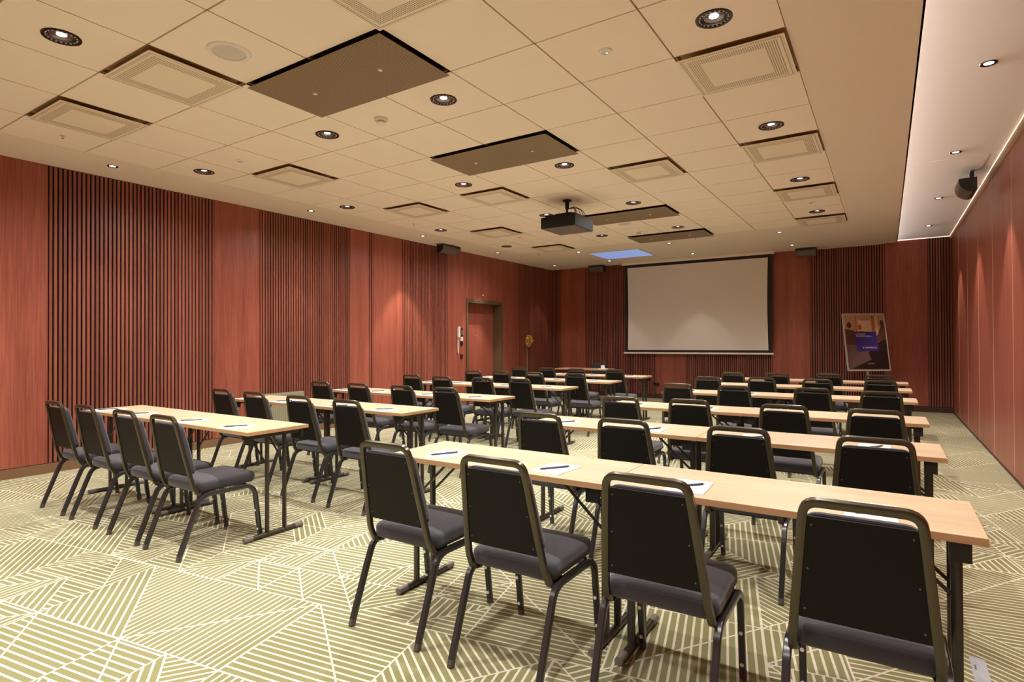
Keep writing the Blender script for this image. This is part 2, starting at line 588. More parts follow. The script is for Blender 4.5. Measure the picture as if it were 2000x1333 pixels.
tile_me = MB().box(-T / 2 + 0.0055, T / 2 - 0.0055, -T / 2 + 0.0055, T / 2 - 0.0055, 0.0, 0.018, 'tile_paint').mesh('tile')
# tile with a round opening for a downlight
hm = MB()
h = T / 2 - 0.0055
R = 0.088
nn = 32
outer, inner = [], []
for k in range(nn):
    t = 2 * PI * k / nn + PI / 4
    cx_, sy_ = math.cos(t), math.sin(t)
    s = h / max(abs(cx_), abs(sy_))
    outer.append((cx_ * s, sy_ * s)); inner.append((cx_ * R, sy_ * R))
vv = [(x, y, 0) for x, y in outer] + [(x, y, 0) for x, y in inner] + [(x, y, 0.018) for x, y in outer] + [(x, y, 0.018) for x, y in inner]
ff = []
for k in range(nn):
    a, b = k, (k + 1) % nn
    ff += [(a, a + nn, b + nn, b), (a + 2 * nn, b + 2 * nn, b + 3 * nn, a + 3 * nn), (a, b, b + 2 * nn, a + 2 * nn), (a + nn, a + 3 * nn, b + 3 * nn, b + nn)]
hm.add(vv, ff, 'tile_paint')
tile_hole_me = hm.mesh('tile_with_opening')
open_cells = set(VENTS)
for i, j in PANELS:
    open_cells |= {(i, j), (i + 1, j)}
for j in range(J0, J1):
    for i in range(I0, I1):
        if (i, j) in open_cells:
            continue
        me = tile_hole_me if (i, j) in BIGS else tile_me
        link('tile', me, ceiling, ((i + 0.5) * T, (j + 0.5) * T, CZ))
g = MB()
for i in range(I0, I1 + 1):
    g.box(i * T - 0.012, i * T + 0.012, gy0, gy1, CZ + 0.009, CZ + 0.03, 'grid_paint')
for j in range(J0, J1 + 1):
    g.box(gx0, gx1, j * T - 0.012, j * T + 0.012, CZ + 0.009, CZ + 0.03, 'grid_paint')
part('grid', g, ceiling)
# access hatch in the raised strip: a thin proud board
part('access_hatch', MB().box(3.385, 4.0, 5.82, 6.46, RZ - 0.0006, RZ, 'ceiling_paint'), ceiling)
# LED strip lying in the cove
part('led_strip', MB().box(2.732, 2.745, YB, YF - 0.02, CZ + 0.0105, CZ + 0.013, 'led_strip'), ceiling)

# ---- left wall
SP, SW = 0.0418, 0.0248
DY0, DY1, DZ = 7.76, 9.03, 2.172
w = MB()
bx = XL - 0.018
w.box(XL - 0.26, bx, YB, DY0, 0, CZ, 'felt_black')
w.box(XL - 0.26, bx, DY1, YF + 0.1, 0, CZ, 'felt_black')
w.box(XL - 0.26, bx, DY0, DY1, DZ, CZ, 'felt_black')
w.box(XL - 0.34, XL - 0.26, DY0 - 0.1, DY1 + 0.1, 0, CZ, 'wall_core')
wall_left = struct('wall_left', w, 'mahogany veneer wall with alternating smooth panels and vertical slats')
BB = 0.105
for y0, y1 in ((YB, -1.72), (0.03 - 0.6, 0.625), (2.40, 3.035), (4.665, 5.060), (5.155, 5.86), (7.145, DY0), (DY1, 9.75)):
    part('panel', MB().box(bx, XL, y0, y1, BB, CZ, 'veneer'), wall_left)
part('panel', MB().box(bx, XL, DY0, DY1, DZ, CZ, 'veneer'), wall_left)
slat_l = MB().box(-0.018, 0, -SW / 2, SW / 2, BB, CZ, 'slat_wood').mesh('slat')
for y0, y1 in ((-1.72, -0.57), (0.625, 2.40), (3.035, 4.665), (5.060, 5.155), (5.86, 7.145), (9.75, YF)):
    n = int(round((y1 - y0) / SP))
    for k in range(n):
        link('slat', slat_l, wall_left, (XL, y0 + (k + 0.5) * (y1 - y0) / n + 0.005, 0))
bb = MB()
bb.box(bx, XL + 0.004, YB, DY0, 0, BB - 0.006, 'baseboard_brown')
bb.box(bx, XL + 0.004, DY1, YF, 0, BB - 0.006, 'baseboard_brown')
struct('baseboard_left', bb)

# door in the left wall
d = MB()
d.box(XL - 0.255, XL - 0.205, DY0 + 0.03, DY1 - 0.03, 0.004, DZ - 0.03, 'veneer')
door = struct('door_1', d, 'mahogany veneer door set deep in a dark frame')
fr = MB()
fr.box(XL - 0.255, XL + 0.012, DY0, DY0 + 0.03, 0, DZ, 'door_frame')
fr.box(XL - 0.255, XL + 0.012, DY1 - 0.03, DY1, 0, DZ, 'door_frame')
fr.box(XL - 0.255, XL + 0.012, DY0 + 0.03, DY1 - 0.03, DZ - 0.03, DZ, 'door_frame')
fr.box(XL + 0.0005, XL + 0.016, DY0 - 0.035, DY0, 0, DZ + 0.045, 'door_frame')
fr.box(XL + 0.0005, XL + 0.016, DY1, DY1 + 0.035, 0, DZ + 0.045, 'door_frame')
fr.box(XL + 0.0005, XL + 0.016, DY0, DY1, DZ, DZ + 0.045, 'door_frame')
part('frame', fr, door)
part('peephole', MB().cyl((XL - 0.206, 8.35, 1.46), (XL - 0.198, 8.35, 1.46), 0.013, mat='brass', n=10), door)
part('handle', MB().cyl((XL - 0.205, 7.88, 1.03), (XL - 0.165, 7.88, 1.03), 0.011, mat='brass').box(XL - 0.175, XL - 0.158, 7.87, 7.99, 1.02, 1.04, 'brass'), door)

# ---- far wall
w = MB()
by = YF + 0.018
w.box(XL - 0.2, XR + 0.1, by, by + 0.1, 0, RZ + 0.02, 'felt_black')
wall_front = struct('wall_front', w, 'mahogany veneer wall with slatted fields behind the projection screen')
for x0, x1, z1 in ((-3.806, -3.132, CZ), (-1.335, -0.652, CZ), (1.138, 1.84, CZ), (3.108, 3.759, RZ)):
    part('panel', MB().box(x0, x1, YF, by, BB, z1, 'veneer'), wall_front)
slat_f = MB().box(-SW / 2, SW / 2, 0, 0.018, BB, CZ, 'slat_wood').mesh('slat')
slat_r = MB().box(-SW / 2, SW / 2, 0, 0.018, BB, RZ, 'slat_wood').mesh('slat')
for x0, x1, me in ((XL, -3.806, slat_f), (-3.132, -1.335, slat_f), (-0.652, 1.138, slat_f), (1.84, 3.108, slat_f), (3.759, XR, slat_r)):
    n = int(round((x1 - x0) / SP))
    for k in range(n):
        link('slat', me, wall_front, (x0 + (k + 0.5) * (x1 - x0) / n, YF, 0))
struct('baseboard_front', MB().box(XL, XR, YF - 0.004, by, 0, BB - 0.006, 'baseboard_dark'))
tr = MB()
tr.box(1.84, 3.10, YF - 0.012, YF, CZ - 0.012, CZ, 'cream_trim')
tr.box(LIPX, XR, YF - 0.010, YF, RZ - 0.014, RZ, 'cream_trim')
struct('trim_1', tr)

# ---- right wall of tall movable panels
w = MB().box(XR + 0.02, XR + 0.12, YB, YF + 0.1, 0, RZ + 0.02, 'wall_core')
wall_right = struct('wall_right', w, 'partition wall of tall striped mahogany panels with pale joints')
y = 10.345 + 1.214
edges = []
while y > YB - 1.3:
    edges.append(y); y -= 1.214
for a, b in zip(edges[1:], edges[:-1]):
    a2, b2 = max(a, YB), min(b, YF)
    part('panel', MB().box(XR, XR + 0.02, a2 + 0.004, b2 - 0.004, 0.025, RZ - 0.06, 'veneer_stripe'), wall_right)
for a in edges[1:]:
    if a > YB:
        part('joint_strip', MB().box(XR - 0.002, XR + 0.02, a - 0.004, a + 0.004, 0.025, RZ - 0.06, 'seam_metal'), wall_right)
struct('baseboard_right', MB().box(XR - 0.006, XR + 0.02, YB, YF, 0, 0.022, 'baseboard_dark'))
struct('trim_2', MB().box(XR - 0.03, XR + 0.02, YB, YF, RZ - 0.055, RZ, 'cream_trim'))

# ---- back wall behind the camera
struct('wall_back', MB().box(XL - 0.2, XR + 0.1, YB - 0.1, YB, 0, RZ + 0.02, 'back_wall_paint'), 'plain mahogany coloured rear wall')

# ================================================================== CEILING FITTINGS
def ordinal(k):
    return ['first', 'second', 'third', 'fourth', 'fifth', 'sixth', 'seventh', 'eighth'][k]


def lamp(parent, watts, col, cone, blend, rad, z):
    ld = bpy.data.lights.new('lamp', 'SPOT')
    ld.energy = watts; ld.color = col; ld.spot_size = math.radians(cone); ld.spot_blend = blend; ld.shadow_soft_size = rad
    lo = bpy.data.objects.new('lamp', ld); COL.objects.link(lo)
    lo.location = (0, 0, z); lo.parent = parent


# large downlights
def make_big():
    r = thing('downlight', '', 'ceiling light', (0, 0, CZ), 0, 'large recessed downlights')
    part('ring', MB().lathe([(0.084, 0.012), (0.084, -0.004), (0.092, -0.008), (0.100, -0.006), (0.102, 0.0)], 'dark_chrome', 32), r)
    part('reflector', MB().lathe([(0.070, -0.003), (0.066, 0.012), (0.054, 0.004), (0.026, 0.012)], 'reflector', 32).lathe([(0.084, 0.006), (0.070, -0.003)], 'dark_chrome', 32), r)
    cr = MB()
    for k in range(20):
        t = 2 * PI * k / 20
        x, y_ = 0.078 * math.cos(t), 0.078 * math.sin(t)
        cr.lathe([(0.0062, 0.003), (0.0056, -0.0035), (0.0012, -0.0050)], 'crystal', 8, (x, y_, 0))
    part('crystal_ring', cr, r)
    part('lens', MB().disc(0.027, 0.0115, 'lens', 24), r)
    lamp(r, BIG_W, BIG_COL, BIG_CONE, BIG_BLEND, 0.03, -0.004)
    lamp(r, BEAM_W, BIG_COL, BEAM_CONE, 0.7, 0.02, -0.006)
    return r


row_word = {-4: 'behind the rearmost tables', -1: 'over the rear floor', 2: 'in the second line of downlights', 5: 'in the third line of downlights',
            8: 'in the fourth line of downlights', 11: 'in the fifth line, nearest the projection screen'}
col_word = {-5: 'beside the slatted side wall', -2: 'next inward from the slatted side wall', 0: 'over the aisle', 3: 'beside the raised ceiling strip'}
big0 = None
for (i, j) in BIGS:
    lab = 'round dark-rimmed downlight %s, %s' % (col_word[i], {-4: 'rear wall line', -1: 'first line from the rear', 2: 'second line from the rear', 5: 'third line from the rear', 8: 'fourth line from the rear', 11: 'fifth line, nearest the screen'}[j])
    loc = ((i + 0.5) * T, (j + 0.5) * T, CZ)
    if big0 is None:
        big0 = make_big(); big0.location = loc; big0['label'] = lab
        o = big0
    else:
        o = dup(big0, loc, 0, lab, 'large recessed downlights')

# small spots
def make_small():
    r = thing('spotlight', '', 'ceiling light', (0, 0, CZ), 0, 'small recessed spotlights')
    part('ring', MB().lathe([(0.028, -0.001), (0.040, -0.005), (0.048, -0.006), (0.051, 0.0)], 'dark_chrome', 24), r)
    part('lens', MB().disc(0.0285, -0.002, 'small_lens', 20), r)
    lamp(r, SMALL_W, SMALL_COL, SMALL_CONE, 0.35, 0.025, -0.010)
    return r


SPOTS = []
for k, y_ in enumerate((-1.31, 1.015, 3.50, 5.84, 8.16, 10.62)):
    SPOTS.append((-3.56, y_, CZ, 'small spotlight in the ceiling border along the slatted side wall, %s from the rear' % ordinal(k)))
for k, x_ in enumerate((-2.14, -0.268, 1.62)):
    SPOTS.append((x_, 9.03, CZ, 'small spotlight in the border before the screen, inner line, %s from the slatted side wall' % ordinal(k)))
    SPOTS.append((x_, 10.62, CZ, 'small spotlight in the border close to the screen wall, %s from the slatted side wall' % ordinal(k)))
for k, y_ in enumerate((-1.14, 1.10, 3.34, 5.58, 7.825, 10.05)):
    SPOTS.append((3.712, y_, RZ, 'small spotlight in the raised ceiling strip, %s from the rear' % ordinal(k)))
s0 = None
ZONES = {}
for x_, y_, z_, lab in SPOTS:
    if s0 is None:
        s0 = make_small(); s0.location = (x_, y_, z_); s0['label'] = lab; o = s0
    else:
        o = dup(s0, (x_, y_, z_), 0, lab, 'small recessed spotlights')
    zone = ('side' if 5 < y_ < 9 else 'side_low') if x_ < -3 else ('front' if z_ == CZ else 'raised')
    for ch in o.children:
        if ch.type == 'LIGHT':
            if zone not in ZONES:
                ZONES[zone] = ch.data.copy()
                ZONES[zone].energy = SMALL_W * {'side': 2.0, 'side_low': 0.35, 'front': 0.30, 'raised': 1.2}[zone]
            ch.data = ZONES[zone]

# cove lamp: long thin strip light lying behind the lip
ld = bpy.data.lights.new('cove_lamp', 'AREA')
ld.shape = 'RECTANGLE'; ld.size = YF - YB - 0.1; ld.size_y = 0.006
ld.energy = COVE_W; ld.color = COVE_COL
lo = bpy.data.objects.new('cove_lamp', ld); COL.objects.link(lo)
lo.location = (2.76, (YF + YB) / 2, CZ + 0.0135)
dirv = Vector((1, 0, 0.12)).normalized()
yv = Vector((0, 1, 0))
zv = -dirv
xv = yv
yv2 = zv.cross(xv)
lo.matrix_world = Matrix(((xv.x, yv2.x, zv.x, lo.location.x), (xv.y, yv2.y, zv.y, lo.location.y), (xv.z, yv2.z, zv.z, lo.location.z), (0, 0, 0, 1)))
lo.parent = ceiling

# ventilation plates
def make_vent():
    r = thing('ceiling_vent', '', 'vent', (0, 0, CZ), 0, 'square perforated air vents')
    part('faceplate', MB().box(-0.318, 0.318, -0.318, 0.318, -0.028, -0.024, 'vent_plate'), r)
    rc = MB()
    hh = 0.33
    rc.add([(-hh, -hh, 0), (hh, -hh, 0), (hh, hh, 0), (-hh, hh, 0), (-hh, -hh, 0.03), (hh, -hh, 0.03), (hh, hh, 0.03), (-hh, hh, 0.03)],
           [(4, 5, 6, 7), (0, 1, 5, 4), (1, 2, 6, 5), (2, 3, 7, 6), (3, 0, 4, 7)], 'recess_olive')
    rc.box(-0.06, 0.06, -0.06, 0.06, -0.024, 0.029, 'recess_olive')
    part('housing', rc, r)
    return r


v_lab = {(-2, 0): 'square perforated vent touching the rearmost brown ceiling panel', (-4, 0): 'square perforated vent near the slatted wall, rearmost of its line',
         (-4, 3): 'square perforated vent near the slatted wall, second from the rear', (-4, 6): 'square perforated vent near the slatted wall, third from the rear',
         (-2, 6): 'square perforated vent just past the second brown panel, slatted wall side', (-4, 9): 'square perforated vent near the slatted wall, fourth from the rear',
         (-4, 12): 'square perforated vent near the slatted wall, closest to the screen', (1, 0): 'square perforated vent cut by the photo top edge',
         (3, 3): 'square perforated vent beside the plain border, rearmost and largest seen', (3, 6): 'square perforated vent beside the plain border, second from the rear',
         (1, 6): 'square perforated vent behind the projector, alone in the tiles', (3, 9): 'square perforated vent beside the plain border, third from the rear',
         (3, 12): 'square perforated vent beside the plain border, closest to the screen wall'}
v0 = None
for (i, j) in VENTS:
    loc = ((i + 0.5) * T, (j + 0.5) * T, CZ)
    if v0 is None:
        v0 = make_vent(); v0.location = loc; v0['label'] = v_lab[(i, j)]
    else:
        dup(v0, loc, 0, v_lab[(i, j)], 'square perforated air vents')


def make_panel():
    r = thing('ceiling_panel', '', 'ceiling panel', (0, 0, CZ), 0, 'long brown perforated ceiling panels')
    part('plate', MB().box(-0.655, 0.655, -0.325, 0.325, -0.030, -0.026, 'panel_plate'), r)
    rc = MB()
    a, b = 0.66, 0.33
    rc.add([(-a, -b, 0), (a, -b, 0), (a, b, 0), (-a, b, 0), (-a, -b, 0.09), (a, -b, 0.09), (a, b, 0.09), (-a, b, 0.09)],
           [(4, 5, 6, 7), (0, 1, 5, 4), (1, 2, 6, 5), (2, 3, 7, 6), (3, 0, 4, 7)], 'recess_dark')
    rc.box(-0.60, 0.60, -0.27, 0.27, -0.026, 0.089, 'recess_dark')
    part('housing', rc, r)
    for s in (-1, 1):
        part('cap', MB().lathe([(0.016, -0.030), (0.014, -0.036)], 'white_plastic', 16).disc(0.014, -0.036, 'white_plastic', 16), r, (s * 0.33, 0, 0))
    return r


p0 = None
for k, (i, j) in enumerate(PANELS):
    lab = 'long brown perforated ceiling panel, ' + ['rearmost and largest', 'second from the rear', 'third from the rear, just past the projector', 'closest to the projection screen'][k]
    loc = ((i + 1) * T, (j + 0.5) * T, CZ)
    if p0 is None:
        p0 = make_panel(); p0.location = loc; p0['label'] = lab
    else:
        dup(p0, loc, 0, lab, 'long brown perforated ceiling panels')

# ceiling loudspeaker, sensors, detectors, sprinklers
t = thing('ceiling_speaker', 'round white ceiling loudspeaker between a downlight and the rearmost brown panel', 'speaker', (-0.33, 0.33, CZ))
part('rim', MB().lathe([(0.100, -0.008), (0.126, -0.008), (0.132, 0.0)], 'white_plastic', 32), t)
part('grille', MB().lathe([(0.100, -0.008), (0.099, -0.005), (0.06, -0.007), (0.02, -0.008), (0.001, -0.008)], 'speaker_grille', 32), t)
t = thing('ceiling_speaker', 'small flush round speaker between the projector and the front panels', 'speaker', (-0.29, 6.86, CZ))
part('rim', MB().lathe([(0.085, -0.006), (0.105, -0.006), (0.11, 0.0)], 'white_plastic', 28), t)
part('grille', MB().lathe([(0.085, -0.006), (0.04, -0.006), (0.001, -0.006)], 'speaker_grille', 28), t)
for x_, y_, lab in ((1.645, 1.65, 'white round ceiling sensor with a green glow beside the rear downlight'),
                    (-2.305, 1.65, 'white round ceiling sensor near the slatted side wall'),
                    (2.30, 6.92, 'white round ceiling sensor beside the plain ceiling border'),
                    (-2.24, 6.90, 'white round ceiling sensor between two vents near the slatted wall')):
    t = thing('ceiling_sensor', lab, 'sensor', (x_, y_, CZ), 0, 'round ceiling sensors')
    part('rim', MB().lathe([(0.026, -0.010), (0.042, -0.008), (0.047, 0.0)], 'white_plastic', 24), t)
    part('eye', MB().lathe([(0.026, -0.010), (0.018, -0.014), (0.0008, -0.016)], 'crystal', 20), t)
    if lab.startswith('white round ceiling sensor with a green'):
        part('status_light', MB().disc(0.008, -0.0165, 'green_led', 12, (0.012, 0)), t)
for x_, y_, lab in ((-0.33, 1.65, 'white domed smoke detector next to the rearmost brown ceiling panel'),
                    (-0.33, 7.59, 'white domed smoke detector beside the front brown ceiling panel')):
    t = thing('smoke_detector', lab, 'smoke detector', (x_, y_, CZ), 0, 'smoke detectors')
    part('base', MB().lathe([(0.052, 0.0), (0.055, -0.012), (0.048, -0.022)], 'white_plastic', 28).disc(0.048, -0.022, 'white_plastic', 28), t)
    part('vent_ring', MB().lathe([(0.033, -0.022), (0.033, -0.036)], 'recess_olive', 24), t)
    part('cap', MB().lathe([(0.038, -0.036), (0.040, -0.044), (0.030, -0.052), (0.001, -0.054)], 'white_plastic', 24).disc(0.038, -0.036, 'white_plastic', 24), t)
for x_, y_, lab in ((-2.98, 4.97, 'tiny sprinkler head near the slatted wall, middle of the room'),
                    (-2.97, 8.82, 'tiny sprinkler head in the ceiling border near the front slatted corner'),
                    (-2.94, 0.36, 'tiny sprinkler head near the slatted wall, rearmost'),
                    (0.277, 8.80, 'tiny sprinkler head in the border before the front brown panel')):
    t = thing('sprinkler', lab, 'sprinkler', (x_, y_, CZ), 0, 'sprinkler heads')
    part('plate', MB().lathe([(0.020, -0.003), (0.024, 0.0)], 'cream_trim', 16).disc(0.020, -0.003, 'cream_trim', 16), t)
    part('head', MB().cyl((0, 0, -0.003), (0, 0, -0.022), 0.006, 0.004, 'chrome', 8).cyl((0, 0, -0.022), (0, 0, -0.025), 0.012, mat='chrome', n=10), t)

t = thing('ceiling_light_panel', 'flat pale blue glowing panel in the ceiling border above the presenter table', 'light panel', (-1.52, 9.82, CZ))
part('diffuser', MB().box(-0.53, 0.53, -0.50, 0.50, -0.006, -0.001, 'blue_panel'), t)
fr = MB()
fr.box(-0.545, 0.545, -0.515, -0.50, -0.009, 0.0, 'cream_trim').box(-0.545, 0.545, 0.50, 0.515, -0.009, 0.0, 'cream_trim')
fr.box(-0.545, -0.53, -0.50, 0.50, -0.009, 0.0, 'cream_trim').box(0.53, 0.545, -0.50, 0.50, -0.009, 0.0, 'cream_trim')
part('frame', fr, t)

# projector on its mount
t = thing('projector', 'black ceiling projector hanging from a short pole with loose cables', 'projector', (-0.333, 4.985, CZ))
part('mount', MB().cyl((0, 0, 0), (0, 0, -0.012), 0.06, mat='projector_black', n=20).cyl((0, 0, -0.012), (0, 0, -0.115), 0.026, mat='projector_black', n=14)
     .cyl((0, 0, -0.115), (0, 0, -0.175), 0.014, mat='projector_black', n=12).cyl((0, 0, -0.160), (0, 0, -0.190), 0.03, mat='projector_black', n=12), t)
b = MB()
b.box(-0.243, 0.243, -0.262, 0.262, -0.389, -0.250, 'projector_black')
b.box(-0.200, 0.215, -0.225, 0.235, -0.250, -0.222, 'projector_black')
b.box(-0.120, 0.120, -0.120, 0.120, -0.222, -0.188, 'projector_black')
body = part('body', b, t)
part('underside', MB().box(-0.236, 0.236, -0.255, 0.255, -0.395, -0.389, 'projector_base'), t)
part('lens', MB().cyl((0.05, 0.262, -0.315), (0.05, 0.295, -0.315), 0.045, 0.05, 'gear_black', 20).cyl((0.05, 0.29, -0.315), (0.05, 0.297, -0.315), 0.036, mat='crystal', n=20), t)
cb = MB()
rr = random.Random(3)
for k in range(6):
    pts = []
    ax = rr.uniform(0.08, 0.22); az = rr.uniform(0.02, 0.07); tip = rr.uniform(0.10, 0.23)
    for s in range(13):
        u = s / 12
        pts.append((0.02 + tip * u + ax * 0.5 * math.sin(PI * u) * (0.3 + 0.2 * k / 5), 0.02 + 0.10 * (k - 2.5) / 3 * u, -0.11 - 0.125 * u + az * math.sin(PI * u)))
    cb.sweep(pts, (0, 1, 0), 0.0035, 0.0035, 'cable', 0.4)
part('cables', cb, t)
cw = MB()
cw.sweep([(-0.24 + 0.02 * math.cos(k * 0.7), -0.1 + 0.02 * k, -0.225 + 0.012 * math.sin(k)) for k in range(10)], (0, 0, 1), 0.006, 0.006, 'screen_case', 0.4)
part('pale_cable', cw, t, label='pale cable lying on the projector')

# ================================================================== SCREEN
SY = 11.28
t = thing('projection_screen', 'large white pull-down projection screen with black border on the front wall', 'screen', (-0.441, SY, 0))
part('case', MB().box(-1.654, 1.654, -0.05, 0.05, 3.118, 3.163, 'screen_case'), t)
nseg = 16
wl, blk = [], []
z0, z1 = 1.125, 3.052
for k in range(nseg + 1):
    u = k / nseg
    z_ = z0 + (z1 - z0) * u
    wl.append((1.525 - 0.016 * math.sin(PI * u), z_))
poly = [(x_, z_) for x_, z_ in wl] + [(-x_, z_) for x_, z_ in reversed(wl)]
part('fabric', MB().prism(poly, -0.0042, -0.0012, 'screen_white', 'Y'), t)
poly = [(1.60, 1.072), (1.60, 3.118), (-1.60, 3.118), (-1.60, 1.072)]
part('border', MB().prism(poly, -0.001, 0.001, 'screen_black', 'Y'), t)
part('bottom_bar', MB().box(-1.625, 1.625, -0.014, 0.014, 1.036, 1.072, 'screen_case'), t)

# ================================================================== CHAIRS
def make_chair():
    r = thing('stacking_chair', '', 'chair')
    # seat
    part('seat', cushion(lambda u: 0.203 - 0.006 * u, 0.118, 0.535, 0.386, 0.452, 'chair_fabric', crown=0.012, rim=0.026, corner=0.055), r)
    # back cushion: built flat then leaned
    cz0, cz1 = 0.50, 0.825

    def by_(z_):
        # y of the back centreline at height z
        P_ = [(0.36, 0.135), (0.44, 0.095), (0.60, 0.060), (0.785, 0.022), (0.87, 0.002)]
        for (za, ya), (zb, yb) in zip(P_, P_[1:]):
            if z_ <= zb:
                return ya + (yb - ya) * (z_ - za) / (zb - za)
        return P_[-1][1]

    def hw(z_):
        return 0.187 + (0.143 - 0.187) * (z_ - 0.38) / (0.84 - 0.38)
    cm = cushion(lambda u: (0.178 - 0.028 * u), 0.0, cz1 - cz0, 0.0, 0.046, 'chair_fabric', crown=0.016, rim=0.024, corner=0.045)
    nv = []
    for x_, y_, z_ in cm.v:
        zz = cz0 + y_
        nv.append((x_, by_(zz) + 0.004 + z_, zz))
    cm.v = nv
    part('backrest', cm, r)
    # hard shell on the rear, with screws
    sh = MB()
    lev = [0.495, 0.56, 0.63, 0.70, 0.77, 0.818]
    v, f = [], []
    for z_ in lev:
        h_ = hw(z_) - 0.010
        v += [(-h_, by_(z_) - 0.006, z_), (h_, by_(z_) - 0.006, z_), (h_, by_(z_) + 0.006, z_), (-h_, by_(z_) + 0.006, z_)]
    for k in range(len(lev) - 1):
        a = k * 4
        f += [(a, a + 1, a + 5, a + 4), (a + 1, a + 2, a + 6, a + 5), (a + 2, a + 3, a + 7, a + 6), (a + 3, a, a + 4, a + 7)]
    f += [(3, 2, 1, 0), (len(v) - 4, len(v) - 3, len(v) - 2, len(v) - 1)]
    sh.add(v, f, 'chair_shell')
    for z_, dx in ((0.525, 0.027), (0.655, 0.026), (0.793, 0.026)):
        for s in (-1, 1):
            h_ = hw(z_) - dx
            sh.cyl((s * h_, by_(z_) - 0.0055, z_), (s * h_, by_(z_) - 0.0078, z_), 0.0032, mat='screw', n=8)
    part('back_shell', sh, r)
    # back frame: inverted U whose ends curl under the seat
    side = [(0.172, 0.205, 0.381), (0.182, 0.160, 0.366), (0.186, 0.128, 0.375), (hw(0.44), by_(0.44), 0.44), (hw(0.60), by_(0.60), 0.60), (hw(0.785), by_(0.785), 0.785)]
    top = [(0.139, by_(0.862), 0.862)]
    pr = side + top
    pl = [(-x_, y_, z_) for x_, y_, z_ in reversed(pr)]
    rad = [0, 0.02, 0.03, 0.02, 0.05, 0.0, 0.058, 0.058, 0.0, 0.05, 0.02, 0.03, 0.02, 0]
    path = fillet(pr + pl, rad, 5)
    part('back_frame', MB().sweep(path, (0, 0.98, 0.2), 0.0105, 0.0125, 'chair_metal', 0.16), r)
    # seat rails with bends, and legs
    for s in (-1, 1):
        X = 0.203 * s
        rail = fillet([(X, 0.095, 0.265), (X, 0.130, 0.350), (X, 0.180, 0.372), (X, 0.460, 0.368), (X, 0.505, 0.330), (X, 0.513, 0.270)], [0, 0.05, 0.03, 0.04, 0.03, 0], 5)
        part('seat_rail', MB().sweep(rail, (1, 0, 0), 0.012, 0.0135, 'leg_metal', 0.2), r)
        rl = MB().sweep([(X, 0.095, 0.266), (X, 0.004, 0.03)], (1, 0, 0), 0.012, 0.0135, 'leg_metal', 0.2)
        leg = part('leg', rl, r)
        part('foot', MB().sweep([(X, 0.004, 0.03), (X, -0.004, 0.0015)], (1, 0, 0), 0.0125, 0.014, 'foot_worn', 0.3), leg)
        fl = MB().sweep([(X, 0.513, 0.271), (X, 0.543, 0.03)], (1, 0, 0), 0.012, 0.0135, 'leg_metal', 0.2)
        for zz in (0.19, 0.06):
            yy = 0.513 + (0.271 - zz) / 0.241 * 0.03
            fl.cyl((X, yy - 0.0125, zz), (X, yy - 0.0175, zz), 0.0075, mat='screen_case', n=10)
        leg = part('leg', fl, r)
        part('foot', MB().sweep([(X, 0.543, 0.03), (X, 0.547, 0.0015)], (1, 0, 0), 0.0125, 0.014, 'foot_worn', 0.3), leg)
    # front and rear cross members under the seat
    part('cross_rail', MB().box(-0.192, 0.192, 0.200, 0.222, 0.360, 0.384, 'leg_metal'), r)
    part('cross_rail', MB().box(-0.192, 0.192, 0.430, 0.452, 0.358, 0.384, 'leg_metal'), r)
    return r


RX = [(1.222, 1.827, 2.437, 3.050), (1.277, 1.834, 2.461, 3.066), (1.300, 1.836, 2.508, 3.052), (1.252, 1.836, 2.525, 3.075), (1.214, 1.836, 2.440, 3.060), (1.271, 1.836, 2.467, 3.035)]
RYC = [(0.120, 0.100, 0.118, 0.116), (1.42, 1.425, 1.445, 1.42), (2.71, 2.77, 2.73, 2.71), (4.41, 4.36, 4.45, 4.33), (5.83, 5.92, 5.92, 5.97), (7.02, 7.10, 7.20, 7.18)]
RYT = [0.455, 1.850, 3.235, 4.930, 6.355, 7.670]
LX = [(-2.385, -1.812, -1.19, -0.670), (-2.344, -1.753, -1.061, -0.436), (-2.372, -1.772, -1.119, -0.555), (-2.380, -1.778, -1.168, -0.643), (-2.332, -1.853, -1.205, -0.553), (-2.346, -1.812, -1.21, -0.520)]
LYC = [(0.102, 0.096, 0.092, 0.090), (1.46, 1.425, 1.385, 1.36), (2.68, 2.70, 2.71, 2.73), (4.24, 4.16, 4.22, 4.28), (5.61, 5.69, 5.59, 5.62), (7.00, 7.06, 6.98, 6.97)]
LYT = [0.485, 1.770, 3.070, 4.640, 6.010, 7.420]
LXR = [-0.373, -0.225, -0.240, -0.250, -0.200, -0.215]
row_n = ['rearmost row', 'second row from rear', 'third row from rear', 'fourth row from rear', 'fifth row from rear', 'frontmost row']
seat_n = ['aisle-end', 'second-from-aisle', 'third-from-aisle', 'outer-end']
BL, BR = 'slatted wall side', 'smooth wall side'

chair0 = None
used_rot = random.Random(11)


def place_chair(x_, y_, rz, label, group):
    global chair0
    if chair0 is None:
        chair0 = make_chair()
        chair0.location = (x_, y_, 0); chair0.rotation_euler = (0, 0, rz)
        chair0['label'] = label; chair0['group'] = group
        return chair0
    return dup(chair0, (x_, y_, 0), rz, label, group)


for ri in range(6):
    for si in range(4):
        seat = seat_n[si]
        place_chair(RX[ri][si], RYC[ri][si], math.radians(used_rot.uniform(-0.7, 0.7)), 'black padded stacking chair, %s seat of the %s, %s' % (seat, row_n[ri], BR), 'stacking chairs on the smooth wall side')
for ri in range(6):
    for si in range(4):
        seat = seat_n[3 - si]
        place_chair(LX[ri][si], LYC[ri][si], math.radians(used_rot.uniform(-0.7, 0.7)), 'black padded stacking chair, %s seat of the %s, %s' % (seat, row_n[ri], BL), 'stacking chairs on the slatted wall side')
place_chair(-2.40, 10.62, PI, 'black padded stacking chair behind the presenter table, facing the audience', 'presenter seat')

